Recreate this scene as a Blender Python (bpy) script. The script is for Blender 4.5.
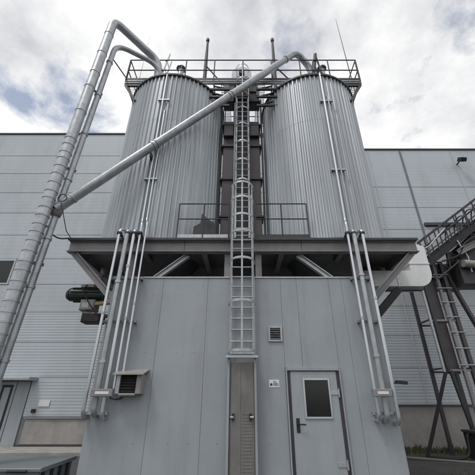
import bpy, math, random
from mathutils import Vector, Matrix
random.seed(7)
R = math.radians
for o in list(bpy.data.objects):
    bpy.data.objects.remove(o)
scene = bpy.context.scene
COL = scene.collection

# ------------------------------------------------------------------ camera
cam_data = bpy.data.cameras.new('camera')
cam = bpy.data.objects.new('camera', cam_data)
COL.objects.link(cam)
cam.location = (0, 0, 1.6)
cam.rotation_euler = (R(90 + 27.2), 0, 0)
cam_data.sensor_width = 36
cam_data.lens = 36 * 312 / 475
cam_data.shift_x = -5.5 / 475
cam_data.clip_end = 2000
scene.camera = cam

# ------------------------------------------------------------------ sky
SUN_EL, SUN_AZ = 62, 222      # azimuth clockwise from +Y
world = bpy.data.worlds.new('World')
scene.world = world
world.use_nodes = True
nt = world.node_tree
nt.nodes.clear()
N, L = nt.nodes.new, nt.links.new
out = N('ShaderNodeOutputWorld')
bg = N('ShaderNodeBackground'); bg.inputs['Strength'].default_value = 0.1
sky = N('ShaderNodeTexSky'); sky.sky_type = 'NISHITA'; sky.sun_disc = False
sky.sun_elevation = R(SUN_EL); sky.sun_rotation = R(SUN_AZ)
sky.air_density = 1.0; sky.dust_density = 2.0
tc = N('ShaderNodeTexCoord')
mp = N('ShaderNodeMapping'); mp.inputs['Location'].default_value = (-3.659, 1.679, 14.481); mp.inputs['Scale'].default_value = (1, 1, 1.5); L(tc.outputs['Generated'], mp.inputs[0])
n1 = N('ShaderNodeTexNoise'); n1.inputs['Scale'].default_value = 2.6; n1.inputs['Detail'].default_value = 11; n1.inputs['Roughness'].default_value = 0.58; n1.inputs['Distortion'].default_value = 0.25
L(mp.outputs[0], n1.inputs['Vector'])
cover = N('ShaderNodeValToRGB'); L(n1.outputs['Fac'], cover.inputs[0])
cover.color_ramp.elements[0].position = 0.37; cover.color_ramp.elements[0].color = (0.22, 0.22, 0.22, 1)
cover.color_ramp.elements[1].position = 0.465; cover.color_ramp.elements[1].color = (1, 1, 1, 1)
mp2 = N('ShaderNodeMapping'); mp2.inputs['Location'].default_value = (-12.933, -10.994, -18.836); mp2.inputs['Scale'].default_value = (1, 1, 1.4); L(tc.outputs['Generated'], mp2.inputs[0])
n2 = N('ShaderNodeTexNoise'); n2.inputs['Scale'].default_value = 2.3; n2.inputs['Detail'].default_value = 9; n2.inputs['Roughness'].default_value = 0.6
L(mp2.outputs[0], n2.inputs['Vector'])
ccol = N('ShaderNodeValToRGB'); L(n2.outputs['Fac'], ccol.inputs[0])
ccol.color_ramp.elements[0].position = 0.27; ccol.color_ramp.elements[0].color = (3.7, 3.8, 4.2, 1)
ccol.color_ramp.elements[1].position = 0.56; ccol.color_ramp.elements[1].color = (7.9, 7.9, 7.85, 1)
mixs = N('ShaderNodeMixRGB'); L(cover.outputs[0], mixs.inputs[0]); L(sky.outputs[0], mixs.inputs[1]); L(ccol.outputs[0], mixs.inputs[2])
L(mixs.outputs[0], bg.inputs['Color']); L(bg.outputs[0], out.inputs[0])

# ------------------------------------------------------------------ sun (veiled by cloud)
sl = bpy.data.lights.new('sun', 'SUN'); sl.energy = 1.0; sl.angle = R(14); sl.color = (1, 0.965, 0.92)
sun = bpy.data.objects.new('sun', sl); COL.objects.link(sun); sun.location = (-10, -20, 40)
az, el = R(SUN_AZ), R(SUN_EL)
d = Vector((math.sin(az) * math.cos(el), math.cos(az) * math.cos(el), math.sin(el)))
sun.rotation_euler = d.to_track_quat('Z', 'Y').to_euler()

scene.view_settings.view_transform = 'Standard'
scene.view_settings.look = 'None'
scene.view_settings.exposure = 0.42
scene.view_settings.gamma = 1.0
scene.view_settings.use_curve_mapping = False

# ------------------------------------------------------------------ materials
def mat(name, col, rough=0.6, metal=0.0, var=0.12, scale=3.0, stretch=(1, 1, 1), bump=0.0, bscale=40.0,
        dirt=None, dirt_amt=0.0, dirt_scale=1.2, dirt_stretch=(1, 1, 0.15), spec=0.5):
    m = bpy.data.materials.new(name); m.use_nodes = True
    t = m.node_tree; nodes, links = t.nodes, t.links
    b = nodes['Principled BSDF']
    b.inputs['Roughness'].default_value = rough; b.inputs['Metallic'].default_value = metal
    b.inputs['Specular IOR Level'].default_value = spec
    c = nodes.new('ShaderNodeNewGeometry')
    oi = nodes.new('ShaderNodeObjectInfo')
    mpn = nodes.new('ShaderNodeMapping'); mpn.inputs['Scale'].default_value = stretch
    links.new(c.outputs['Position'], mpn.inputs[0])
    nz = nodes.new('ShaderNodeTexNoise'); nz.inputs['Scale'].default_value = scale; nz.inputs['Detail'].default_value = 6
    nz.inputs['Roughness'].default_value = 0.62
    links.new(mpn.outputs[0], nz.inputs['Vector'])
    add = nodes.new('ShaderNodeMath'); add.operation = 'MULTIPLY_ADD'      # small per-piece tone shift
    links.new(oi.outputs['Random'], add.inputs[0]); add.inputs[1].default_value = 0.16; links.new(nz.outputs['Fac'], add.inputs[2])
    rp = nodes.new('ShaderNodeValToRGB')
    rp.color_ramp.elements[0].position = 0.35; rp.color_ramp.elements[1].position = 0.8
    rp.color_ramp.elements[0].color = tuple(x * (1 - var) for x in col) + (1,)
    rp.color_ramp.elements[1].color = tuple(min(1, x * (1 + var)) for x in col) + (1,)
    links.new(add.outputs[0], rp.inputs[0])
    last = rp.outputs[0]
    if dirt:
        mpd = nodes.new('ShaderNodeMapping'); mpd.inputs['Scale'].default_value = dirt_stretch
        links.new(c.outputs['Position'], mpd.inputs[0])
        nd = nodes.new('ShaderNodeTexNoise'); nd.inputs['Scale'].default_value = dirt_scale; nd.inputs['Detail'].default_value = 8
        nd.inputs['Roughness'].default_value = 0.68
        links.new(mpd.outputs[0], nd.inputs['Vector'])
        rd = nodes.new('ShaderNodeValToRGB')
        rd.color_ramp.elements[0].position = 0.46; rd.color_ramp.elements[0].color = (0, 0, 0, 1)
        rd.color_ramp.elements[1].position = 0.78; rd.color_ramp.elements[1].color = (dirt_amt,) * 3 + (1,)
        links.new(nd.outputs['Fac'], rd.inputs[0])
        mi = nodes.new('ShaderNodeMixRGB'); links.new(rd.outputs[0], mi.inputs[0]); links.new(last, mi.inputs[1])
        mi.inputs[2].default_value = tuple(dirt) + (1,)
        last = mi.outputs[0]
    links.new(last, b.inputs['Base Color'])
    rr = nodes.new('ShaderNodeMapRange'); links.new(nz.outputs['Fac'], rr.inputs[0])
    rr.inputs[3].default_value = max(0.05, rough - 0.1); rr.inputs[4].default_value = min(1, rough + 0.1)
    links.new(rr.outputs[0], b.inputs['Roughness'])
    if bump:
        nb = nodes.new('ShaderNodeTexNoise'); nb.inputs['Scale'].default_value = bscale; nb.inputs['Detail'].default_value = 5
        links.new(mpn.outputs[0], nb.inputs['Vector'])
        bn = nodes.new('ShaderNodeBump'); bn.inputs['Strength'].default_value = bump; bn.inputs['Distance'].default_value = 0.02
        links.new(nb.outputs['Fac'], bn.inputs['Height']); links.new(bn.outputs[0], b.inputs['Normal'])
    return m

GRIME = (0.10, 0.095, 0.09)
M = {}
M['clad'] = mat('hall_cladding_paint', (0.475, 0.52, 0.56), 0.5, 0.0, 0.07, 0.6, dirt=(0.24, 0.25, 0.25), dirt_amt=0.3, dirt_scale=1.6, dirt_stretch=(1, 1, 0.12))
M['clad_cap'] = mat('parapet_cap', (0.06, 0.065, 0.075), 0.5)
M['seam'] = mat('joint_seal', (0.19, 0.205, 0.215), 0.8)
M['box'] = mat('sandwich_panel_paint', (0.325, 0.356, 0.384), 0.5, 0.0, 0.08, 0.9, bump=0.02, bscale=6, dirt=(0.16, 0.155, 0.15), dirt_amt=0.42, dirt_scale=2.6, dirt_stretch=(1, 1, 0.10))
M['silo'] = mat('silo_sheet_metal', (0.44, 0.474, 0.505), 0.46, 0.25, 0.12, 1.2, (1, 1, 0.2), dirt=(0.25, 0.26, 0.27), dirt_amt=0.6, dirt_scale=3.5, dirt_stretch=(1, 1, 0.06))
M['galv'] = mat('galvanised_steel', (0.42, 0.445, 0.46), 0.4, 0.55, 0.18, 9, dirt=(0.22, 0.21, 0.2), dirt_amt=0.4, dirt_scale=5, dirt_stretch=(1, 1, 0.3))
M['galv_bright'] = mat('bright_conduit', (0.60, 0.63, 0.65), 0.30, 0.8, 0.05, 2, dirt=(0.32, 0.31, 0.30), dirt_amt=0.35, dirt_scale=2)
M['pipe'] = mat('chute_pipe_steel', (0.42, 0.44, 0.46), 0.40, 0.5, 0.25, 6, dirt=(0.2, 0.2, 0.2), dirt_amt=0.4, dirt_scale=4, dirt_stretch=(1, 1, 0.5))
M['beam'] = mat('primer_painted_beam', (0.25, 0.24, 0.248), 0.55, 0.1, 0.12, 4, dirt=GRIME, dirt_amt=0.45, dirt_scale=3, dirt_stretch=(1, 1, 1))
M['dark'] = mat('dark_steel', (0.055, 0.055, 0.06), 0.55, 0.2, 0.25, 5)
M['brown'] = mat('brown_grey_casing', (0.075, 0.066, 0.07), 0.5, 0.2, 0.2, 4, dirt=(0.05, 0.045, 0.045), dirt_amt=0.5, dirt_scale=4)
M['black'] = mat('black_rubber', (0.018, 0.018, 0.02), 0.6, 0, 0.2, 6)
M['white'] = mat('white_duct_paint', (0.74, 0.75, 0.755), 0.5, 0.0, 0.05, 4, dirt=(0.4, 0.39, 0.37), dirt_amt=0.35, dirt_scale=3, dirt_stretch=(1, 1, 0.4))
M['concrete'] = mat('plinth_concrete', (0.33, 0.315, 0.30), 0.85, 0, 0.14, 3, bump=0.25, bscale=30, dirt=(0.15, 0.135, 0.12), dirt_amt=0.5, dirt_scale=2.0, dirt_stretch=(1, 1, 0.4))
M['asphalt'] = mat('asphalt', (0.062, 0.060, 0.057), 0.9, 0, 0.35, 1.3, bump=0.5, bscale=60, dirt=(0.10, 0.09, 0.07), dirt_amt=0.7, dirt_scale=0.9, dirt_stretch=(1, 1, 1))
M['glass'] = mat('dark_window_glass', (0.012, 0.013, 0.014), 0.12, 0, 0.1, 3)
M['door'] = mat('door_paint', (0.335, 0.367, 0.395), 0.45, 0, 0.04, 1.2, dirt=(0.18, 0.175, 0.17), dirt_amt=0.4, dirt_scale=3, dirt_stretch=(1, 1, 0.2))
M['guard'] = mat('worn_ladder_guard', (0.215, 0.207, 0.197), 0.5, 0.3, 0.2, 5, (1, 1, 0.3), dirt=(0.13, 0.115, 0.10), dirt_amt=0.6, dirt_scale=5, dirt_stretch=(1, 1, 0.25))
M['beige'] = mat('beige_sheet', (0.30, 0.292, 0.272), 0.5, 0.1, 0.1, 5)
M['yellow'] = mat('yellow_paint', (0.46, 0.36, 0.12), 0.5, 0, 0.15, 8)
M['green'] = mat('dark_green_motor', (0.035, 0.05, 0.045), 0.45, 0.2, 0.25, 8)
M['sign'] = mat('white_sign', (0.72, 0.73, 0.73), 0.5, 0, 0.03, 4)
M['bin'] = mat('grey_blue_bin_paint', (0.17, 0.195, 0.21), 0.5, 0.1, 0.15, 3, dirt=GRIME, dirt_amt=0.6, dirt_scale=3, dirt_stretch=(1, 1, 1))
M['weed'] = mat('dry_weeds', (0.085, 0.085, 0.04), 0.8, 0, 0.4, 4)
M['cone'] = mat('hopper_steel', (0.12, 0.12, 0.125), 0.5, 0.3, 0.2, 4)

# ------------------------------------------------------------------ geometry helpers
class MB:
    def __init__(s):
        s.v, s.f, s.sm = [], [], []
    def add(s, vs, fs, smooth=False):
        b = len(s.v); s.v += [tuple(v) for v in vs]
        for f in fs:
            s.f.append(tuple(i + b for i in f)); s.sm.append(smooth)
        return s
    def box(s, x0, x1, y0, y1, z0, z1):
        return s.add([(x0, y0, z0), (x1, y0, z0), (x1, y1, z0), (x0, y1, z0), (x0, y0, z1), (x1, y0, z1), (x1, y1, z1), (x0, y1, z1)],
                     [(0, 3, 2, 1), (4, 5, 6, 7), (0, 1, 5, 4), (1, 2, 6, 5), (2, 3, 7, 6), (3, 0, 4, 7)])
    def cbox(s, x0, x1, y0, y1, z0, z1, c=0.008):
        # box with all front (-y) edges chamfered
        a = [(x0, y0 + c, z0), (x1, y0 + c, z0), (x1, y0 + c, z1), (x0, y0 + c, z1)]
        b = [(x0 + c, y0, z0 + c), (x1 - c, y0, z0 + c), (x1 - c, y0, z1 - c), (x0 + c, y0, z1 - c)]
        e = [(x0, y1, z0), (x1, y1, z0), (x1, y1, z1), (x0, y1, z1)]
        fs = [(4, 5, 6, 7), (11, 10, 9, 8)]
        for i in range(4):
            j = (i + 1) % 4
            fs += [(i, j, 4 + j, 4 + i), (8 + i, 8 + j, j, i)]
        return s.add(a + b + e, fs)
    def bar(s, p, q, w, h, up=(0, 0, 1)):
        # rectangular bar from p to q: w across, h along the 'up' side
        p, q = Vector(p), Vector(q); t = (q - p).normalized(); u = Vector(up)
        if abs(t.dot(u)) > 0.98: u = Vector((0, 1, 0))
        sd = t.cross(u).normalized(); u = sd.cross(t).normalized()
        c = []
        for e in (p, q):
            for a, b in ((-1, -1), (1, -1), (1, 1), (-1, 1)):
                c.append(e + sd * (a * w / 2) + u * (b * h / 2))
        return s.add(c, [(0, 1, 2, 3), (7, 6, 5, 4), (0, 4, 5, 1), (1, 5, 6, 2), (2, 6, 7, 3), (3, 7, 4, 0)])
    def ibeam(s, p, q, h, w, tf=0.02, tw=0.012, up=(0, 0, 1)):
        p, q, u = Vector(p), Vector(q), Vector(up)
        t = (q - p).normalized(); sd = t.cross(u).normalized(); u = sd.cross(t).normalized()
        s.bar(p + u * (h / 2 - tf / 2), q + u * (h / 2 - tf / 2), w, tf, u)
        s.bar(p - u * (h / 2 - tf / 2), q - u * (h / 2 - tf / 2), w, tf, u)
        return s.bar(p, q, tw, h - 2 * tf, u)
    def tube(s, pts, r, n=12, cap=True):
        pts = [Vector(p) for p in pts]; m = len(pts)
        rs = r if isinstance(r, (list, tuple)) else [r] * m
        tans = []
        for i in range(m):
            a = pts[max(i - 1, 0)]; b = pts[min(i + 1, m - 1)]
            tans.append((b - a).normalized())
        t0 = tans[0]; u = Vector((0, 0, 1)) if abs(t0.z) < 0.9 else Vector((0, 1, 0))
        u = (u - t0 * u.dot(t0)).normalized(); vs, fs = [], []
        for i in range(m):
            t = tans[i]; u = (u - t * u.dot(t)).normalized(); w = t.cross(u)
            for k in range(n):
                a = 2 * math.pi * k / n
                vs.append(pts[i] + (u * math.cos(a) + w * math.sin(a)) * rs[i])
        for i in range(m - 1):
            for k in range(n):
                l = (k + 1) % n
                fs.append((i * n + k, i * n + l, (i + 1) * n + l, (i + 1) * n + k))
        s.add(vs, fs, True)
        if cap:
            s.add(vs[:n], [tuple(range(n))[::-1]]); s.add(vs[-n:], [tuple(range(n))])
        return s
    def lathe(s, c, prof, n=48, smooth=True):
        vs, fs = [], []
        for r, z in prof:
            for k in range(n):
                a = 2 * math.pi * k / n
                vs.append((c[0] + r * math.cos(a), c[1] + r * math.sin(a), c[2] + z))
        for i in range(len(prof) - 1):
            for k in range(n):
                l = (k + 1) % n
                fs.append((i * n + k, i * n + l, (i + 1) * n + l, (i + 1) * n + k))
        return s.add(vs, fs, smooth)
    def prism(s, poly, y0, y1):
        # polygon in x,z pushed through y0..y1
        n = len(poly)
        vs = [(x, y0, z) for x, z in poly] + [(x, y1, z) for x, z in poly]
        fs = [tuple(range(n)), tuple(range(2 * n - 1, n - 1, -1))]
        for i in range(n):
            j = (i + 1) % n
            fs.append((i, n + i, n + j, j))
        return s.add(vs, fs)
    def mesh(s, name):
        me = bpy.data.meshes.new(name); me.from_pydata(s.v, [], s.f)
        for p, q in zip(me.polygons, s.sm): p.use_smooth = q
        me.update()
        return me
    def build(s, name, m, parent=None):
        me = s.mesh(name); me.materials.append(M[m])
        return link(name, me, parent)

def link(name, data, parent=None):
    o = bpy.data.objects.new(name, data); COL.objects.link(o)
    if parent is not None: o.parent = parent; o.matrix_parent_inverse = mat_world(parent).inverted()
    return o
def mat_world(o):
    m = Matrix.Translation(o.location) @ o.rotation_euler.to_matrix().to_4x4()
    return (mat_world(o.parent) @ o.matrix_parent_inverse @ m) if o.parent else m
def tag(o, label, cat, group=None):
    o['label'] = label; o['category'] = cat
    if group: o['group'] = group
    return o
def thing(name, label, cat, loc=(0, 0, 0), group=None):
    o = link(name, None); o.location = loc; o.empty_display_size = 0.2
    return tag(o, label, cat, group)
def rounded(pts, r, n=7):
    # polyline with its inner corners turned into arcs
    pts = [Vector(p) for p in pts]; res = [pts[0]]
    for i in range(1, len(pts) - 1):
        a, b, c = pts[i - 1], pts[i], pts[i + 1]
        u, v = (a - b), (c - b); rr = min(r, u.length * 0.49, v.length * 0.49)
        u, v = u.normalized() * rr, v.normalized() * rr
        for k in range(n + 1):
            t = k / n
            res.append((b + u) * (1 - t) ** 2 + b * 2 * t * (1 - t) + (b + v) * t ** 2)
    return res + [pts[-1]]
def collar(m, c, axis, r, h, n=16):
    c, axis = Vector(c), Vector(axis).normalized()
    return m.tube([c - axis * h / 2, c + axis * h / 2], r, n)

# ================================================================== SETTING
g = MB(); nx, ny = 60, 60
vs = []
for j in range(ny + 1):
    for i in range(nx + 1):
        x = -30 + i; y = -20 + j
        vs.append((x, y, random.uniform(-0.012, 0.012) if y > -4 and y < 13 else 0))
fs = [(j * (nx + 1) + i, j * (nx + 1) + i + 1, (j + 1) * (nx + 1) + i + 1, (j + 1) * (nx + 1) + i) for j in range(ny) for i in range(nx)]
g.add(vs, fs, True)
for x0, x1, y0, y1 in ((-900, -30, -900, 900), (30, 900, -900, 900), (-30, 30, -900, -20), (-30, 30, 40, 900)):
    g.add([(x0, y0, 0), (x1, y0, 0), (x1, y1, 0), (x0, y1, 0)], [(0, 1, 2, 3)])
gr = g.build('ground', 'asphalt'); gr['kind'] = 'structure'
kb = MB().cbox(-17.9, -2.9, 11.6, 12.86, -0.05, 0.11, 0.02).build('kerb', 'concrete'); kb['kind'] = 'structure'

# ---------------------------------------------------------------- warehouse halls
def rib_profile(h, deep, pitch):
    # cross-section of a cladding panel: (y, z) pairs, lightly ribbed
    g0 = 0.014
    pr = [(0.03, 0.0), (0.03, g0), (0.004, g0 + 0.008)]
    z = g0 + 0.05
    while z < h - 0.08:
        pr += [(0.004, z), (0.004 - deep, z + pitch * 0.18), (0.004 - deep, z + pitch * 0.5), (0.004, z + pitch * 0.68)]
        z += pitch
    pr += [(0.004, h - 0.012), (0.03, h - 0.004), (0.03, h)]
    return pr
PANELS = {}
def panel_mesh(w, h, deep, pitch):
    key = (round(w, 3), round(h, 3), deep, pitch)
    if key not in PANELS:
        m = MB(); pr = rib_profile(h, deep, pitch); n = len(pr)
        gx = 0.006
        m.add([(gx, y, z) for y, z in pr] + [(w - gx, y, z) for y, z in pr], [(i, n + i, n + i + 1, i + 1) for i in range(n - 1)])
        for x in (gx, w - gx):      # end returns
            m.add([(x, y, z) for y, z in pr] + [(x, 0.05, z) for y, z in pr], [(i, i + 1, n + i + 1, n + i) for i in range(n - 1)])
        me = m.mesh('panel'); me.materials.append(M['clad']); PANELS[key] = me
    return PANELS[key]
WY = 12.9
def hall(name, label, x0, x1, top, plinth, rows, cols, depth, holes):
    t = thing(name, label, 'building', ((x0 + x1) / 2, WY, 0))
    w = MB()
    w.box(x0, x1, WY + 0.032, WY + depth, 0, top - 0.09)
    wall = w.build('wall', 'seam', t)
    for i in range(len(rows) - 1):
        z0, z1 = rows[i], rows[i + 1]
        low = z1 < 5.3
        for j in range(len(cols) - 1):
            segs = [(cols[j], cols[j + 1])]
            for hx0, hx1, hz0, hz1 in holes:
                if z0 < hz1 - 0.01 and z1 > hz0 + 0.01:
                    ns = []
                    for a, b in segs:
                        if a < hx0: ns.append((a, min(b, hx0)))
                        if b > hx1: ns.append((max(a, hx1), b))
                        if b <= hx0 or a >= hx1: pass
                    segs = [q for q in ns if q[1] - q[0] > 0.05]
            for a, b in segs:
                o = link('panel', panel_mesh(b - a, z1 - z0, 0.0042 if low else 0.001, 0.105 if low else 0.19), wall)
                o.location = (a, WY, z0); o.matrix_parent_inverse = Matrix.Translation(-t.location) @ Matrix.Identity(4)
                o.matrix_parent_inverse = mat_world(wall).inverted()
    MB().cbox(x0 - 0.03, x1 + 0.03, WY - 0.05, WY + 0.4, top - 0.09, top, 0.01).build('parapet_cap', 'clad_cap', t)
    r_ = MB().box(x0, x1, WY + 0.5, WY + depth, top - 0.08, top - 0.05); r_.build('roof', 'clad_cap', t)
    return t, wall

LX, RX, SPL = -24.0, 24.0, 1.6
rowsL = [0.99, 2.28, 3.55, 4.75, 5.95, 7.15, 8.35, 9.56, 10.75, 11.96, 13.15, 14.71]
hl, wl = hall('warehouse_hall', 'taller grey panel-clad hall left behind the silos, with beige plinth', LX, SPL, 14.8, 0.96,
              rowsL, [LX, -18, -15.2, -5.6, SPL], 30, [(-18, -10.15, 5.95, 7.15), (-18, -7.92, 0.9, 2.28)])
# plinth stones of the left hall
for i, (a, b) in enumerate(((-7.75, -4.4), (-4.38, -1.4), (-1.38, SPL))):
    MB().cbox(a, b, WY - 0.06, WY + 0.03, 0.16, 0.93, 0.012).build('plinth_slab', 'concrete', hl)
MB().box(-7.8, SPL, WY - 0.10, WY + 0.03, 0.935, 0.985).build('drip_flashing', 'beam', hl)
MB().box(-7.85, SPL, WY - 0.12, WY + 0.03, 0.0, 0.155).build('base_course', 'dark', hl)
# window strip and side entrance of the left hall
wf = MB()
wf.box(-18, -10.15, WY - 0.02, WY + 0.03, 7.05, 7.149); wf.box(-18, -10.15, WY - 0.02, WY + 0.03, 5.955, 6.02)
wf.box(-10.22, -10.15, WY - 0.02, WY + 0.03, 6.02, 7.05)
win = wf.build('window', 'galv', hl)
for i in range(5):
    MB().box(-18 + i * 1.56 + 0.03, -18 + (i + 1) * 1.556 - 0.03, WY + 0.005, WY + 0.031, 6.03, 7.04).build('pane', 'glass', win)
dl = MB().cbox(-11.0, -8.45, WY - 0.03, WY + 0.03, 0.05, 2.15, 0.01).build('side_door', 'door', hl)
MB().box(-8.43, -7.95, WY - 0.012, WY + 0.031, 0.0, 2.15).build('door_reveal', 'door', hl)
for x in (-8.95, -8.62):
    MB().box(x, x + 0.07, WY - 0.05, WY - 0.028, 0.1, 1.95).build('door_stile', 'black', dl)
MB().box(-8.95, -8.55, WY - 0.05, WY - 0.028, 1.95, 2.03).build('door_stile', 'black', dl)
MB().cbox(-13, -7.72, WY - 0.55, WY + 0.02, 2.17, 2.27, 0.012).build('door_canopy', 'galv', hl)
# small fittings on the wall
MB().box(-7.62, -7.5, WY - 0.09, WY - 0.002, 1.12, 1.24).build('junction_box', 'black', hl)
MB().box(-7.45, -7.05, WY - 0.03, WY - 0.018, 1.32, 1.52).build('notice_plate', 'sign', hl)
rowsR = [1.37, 2.6, 3.8, 5.0, 6.22, 7.43, 8.65, 9.87, 11.1, 12.4, 13.56]
hr, wr = hall('warehouse_hall', 'lower grey panel-clad hall right behind the silos, with upright joint covers', SPL + 0.01, RX, 13.65, 1.37,
              rowsR, [SPL + 0.01, 6.75, 8.47, 11.2, 14, 19, RX], 30, [])
MB().box(SPL + 0.01, RX, WY - 0.05, WY + 0.03, 0.0, 1.33).build('plinth', 'concrete', hr)
MB().box(SPL + 0.01, RX, WY - 0.12, WY + 0.03, 1.332, 1.372).build('drip_flashing', 'brown', hr)
for x, w, m_ in ((6.75, 0.035, 'clad'), (8.47, 0.09, 'clad_cap'), (11.2, 0.035, 'clad')):
    MB().cbox(x - w / 2, x + w / 2, WY - 0.035, WY + 0.02, 1.38, 13.49, 0.006).build('joint_cover', 'seam' if w > 0.05 else 'clad', hr)
MB().cbox(8.6, RX, WY - 0.12, WY + 0.02, 8.82, 8.98, 0.01).build('ledge', 'clad_cap', hr)
MB().cbox(8.62, RX, WY - 0.02, WY + 0.02, 7.5, 8.8, 0.01).build('louvre_panel', 'clad', hr)
# dark floodlight head on the right hall and a camera on the left one
def wall_lamp(x, z, label):
    t = thing('wall_lamp', label, 'lamp', (x, WY, z), 'small lamps high on the halls')
    MB().bar((x, WY + 0.01, z), (x, WY - 0.3, z + 0.05), 0.05, 0.05).build('arm', 'dark', t)
    MB().bar((x, WY - 0.3, z + 0.08), (x + 0.02, WY - 0.52, z - 0.08), 0.3, 0.2).build('head', 'black', t)
wall_lamp(11.3, 12.55, 'small black lamp high on the right hall under its roof edge')
wall_lamp(-5.72, 14.2, 'small black lamp at the left hall roof edge beside the left silo')

# ================================================================== MACHINE ROOM (box under the silos)
BX, BY, BB, BT = 2.77, 6.4, 10.0, 3.9
room = thing('machine_room', 'low grey panelled machine room carrying the two silos', 'building', (0, BY, 0))
MB().box(-BX + 0.03, BX - 0.03, BY + 0.06, BB - 0.03, 0, BT - 0.03).build('core_wall', 'seam', room)
seams = [-BX, -1.70, -0.75, 0.20, 1.14, 2.10, BX]
DX0, DX1, DZ = 0.80, 1.83, 2.12
def front_panel(x0, x1, z0, z1):
    MB().cbox(x0 + 0.0015, x1 - 0.0015, BY, BY + 0.058, z0, z1, 0.004).build('panel', 'box', room)
for a, b in zip(seams[:-1], seams[1:]):
    if b <= DX0 or a >= DX1: front_panel(a, b, 0.12, BT)
    else:
        lo, hi = max(a, DX0), min(b, DX1)
        if a < DX0: front_panel(a, DX0, 0.12, BT)
        if b > DX1: front_panel(DX1, b, 0.12, BT)
        front_panel(lo, hi, DZ, BT)
for s in (-1, 1):
    for k in range(4):
        y0 = BY + 0.06 + k * 0.885
        m = MB()
        x = s * BX
        m.box(min(x, x - s * 0.028), max(x, x - s * 0.028), y0 + 0.004, y0 + 0.88, 0.12, BT); m.build('panel', 'box', room)
MB().box(-BX - 0.02, BX + 0.02, BY - 0.02, BB + 0.02, 0, 0.118).build('base_rail', 'beam', room)
# roof flashing along the top edge
MB().box(-BX - 0.015, BX + 0.015, BY - 0.018, BB + 0.02, BT + 0.002, BT + 0.03).build('roof_flashing', 'galv', room)
for x in (-2.45, -1.9, -1.3, -0.95, -0.45, 0.45, 0.95, 1.3, 1.9, 2.45):      # panel fixings
    for z in (0.9, 2.4, 3.55):
        if DX0 - 0.1 < x < DX1 + 0.1 and z < 2.5: continue
        o = MB().tube([(x, BY - 0.005, z), (x, BY + 0.002, z)], 0.012, 6).build('panel_fixing', 'galv', room)
# door
door = MB().cbox(DX0 + 0.085, DX1 - 0.085, BY - 0.022, BY + 0.05, 0.16, DZ - 0.075, 0.01).build('door', 'door', room)
for x0, x1 in ((DX0 + 0.002, DX0 + 0.028), (DX1 - 0.028, DX1 - 0.002)):
    MB().cbox(x0, x1, BY - 0.045, BY + 0.05, 0.12, DZ - 0.002, 0.006).build('door_frame', 'box', room)
for x0, x1 in ((DX0 + 0.03, DX0 + 0.083), (DX1 - 0.083, DX1 - 0.030)):
    MB().box(x0, x1, BY - 0.012, BY + 0.05, 0.13, DZ - 0.07).build('door_gasket', 'dark', room)
MB().cbox(DX0 + 0.03, DX1 - 0.03, BY - 0.044, BY + 0.05, DZ - 0.066, DZ - 0.003, 0.006).build('door_frame', 'box', room)
wd = MB()
WX0, WX1, WZ0, WZ1 = 1.14, 1.57, 1.30, 1.89
for a in ((WX0 - 0.035, WX0, WZ0 - 0.035, WZ1 + 0.035), (WX1, WX1 + 0.035, WZ0 - 0.035, WZ1 + 0.035), (WX0, WX1, WZ0 - 0.035, WZ0), (WX0, WX1, WZ1, WZ1 + 0.035)):
    wd.cbox(a[0], a[1], BY - 0.040, BY - 0.0225, a[2], a[3], 0.005)
wd.build('window_frame', 'galv_bright', door)
MB().box(WX0, WX1, BY - 0.027, BY - 0.0225, WZ0, WZ1).build('window_pane', 'glass', door)
h = MB(); h.cbox(0.94, 1.0, BY - 0.032, BY - 0.0225, 1.06, 1.28, 0.004)
h.tube(rounded([(0.97, BY - 0.03, 1.19), (0.97, BY - 0.085, 1.19), (1.10, BY - 0.085, 1.185)], 0.03), 0.011, 8)
h.build('handle', 'black', door)
for z in (0.6, 1.68):
    hh = MB(); hh.tube([(DX1 - 0.078, BY - 0.035, z - 0.07), (DX1 - 0.078, BY - 0.035, z + 0.07)], 0.016, 8)
    hh.bar((DX1 - 0.07, BY - 0.028, z), (DX1 - 0.24, BY - 0.028, z), 0.06, 0.012, (0, 1, 0)); hh.build('hinge', 'galv', door)
# vent grille
vg = MB()
VX, VZ = 0.64, 2.73
for a in ((-0.14, -0.10, -0.15, 0.15), (0.10, 0.14, -0.15, 0.15), (-0.10, 0.10, 0.11, 0.15), (-0.10, 0.10, -0.15, -0.11)):
    vg.cbox(VX + a[0], VX + a[1], BY - 0.03, BY - 0.002, VZ + a[2], VZ + a[3], 0.005)
vgo = vg.build('vent_grille', 'galv', room)
MB().box(VX - 0.10, VX + 0.10, BY - 0.008, BY - 0.003, VZ - 0.11, VZ + 0.11).build('vent_backing', 'black', vgo)
for k in range(5):
    z = VZ - 0.088 + k * 0.044
    MB().bar((VX - 0.099, BY - 0.018, z), (VX + 0.099, BY - 0.018, z), 0.026, 0.004, (0, -0.6, 0.8)).build('slat', 'galv', vgo)
MB().tube([(VX, BY - 0.034, VZ), (VX, BY - 0.01, VZ)], 0.03, 12).build('vent_boss', 'dark', vgo)

# notice by the door: a round symbol and strokes on a white plate
sg = thing('door_notice', 'small white notice plate with dark marks left of the door', 'sign', (0.58, BY - 0.004, 1.83))
MB().cbox(0.485, 0.675, BY - 0.007, BY - 0.002, 1.77, 1.90, 0.002).build('plate', 'sign', sg)
mk = MB(); mk.tube([(0.525, BY - 0.0095, 1.82), (0.525, BY - 0.0075, 1.82)], 0.023, 14)
for x, z0, z1 in ((0.572, 1.795, 1.855), (0.598, 1.80, 1.85), (0.618, 1.795, 1.855), (0.646, 1.79, 1.845)):
    mk.box(x - 0.006, x + 0.006, BY - 0.0095, BY - 0.0075, z0, z1)
mk.box(0.565, 0.61, BY - 0.0095, BY - 0.0075, 1.865, 1.875)
mk.build('marks', 'dark', sg)

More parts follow.
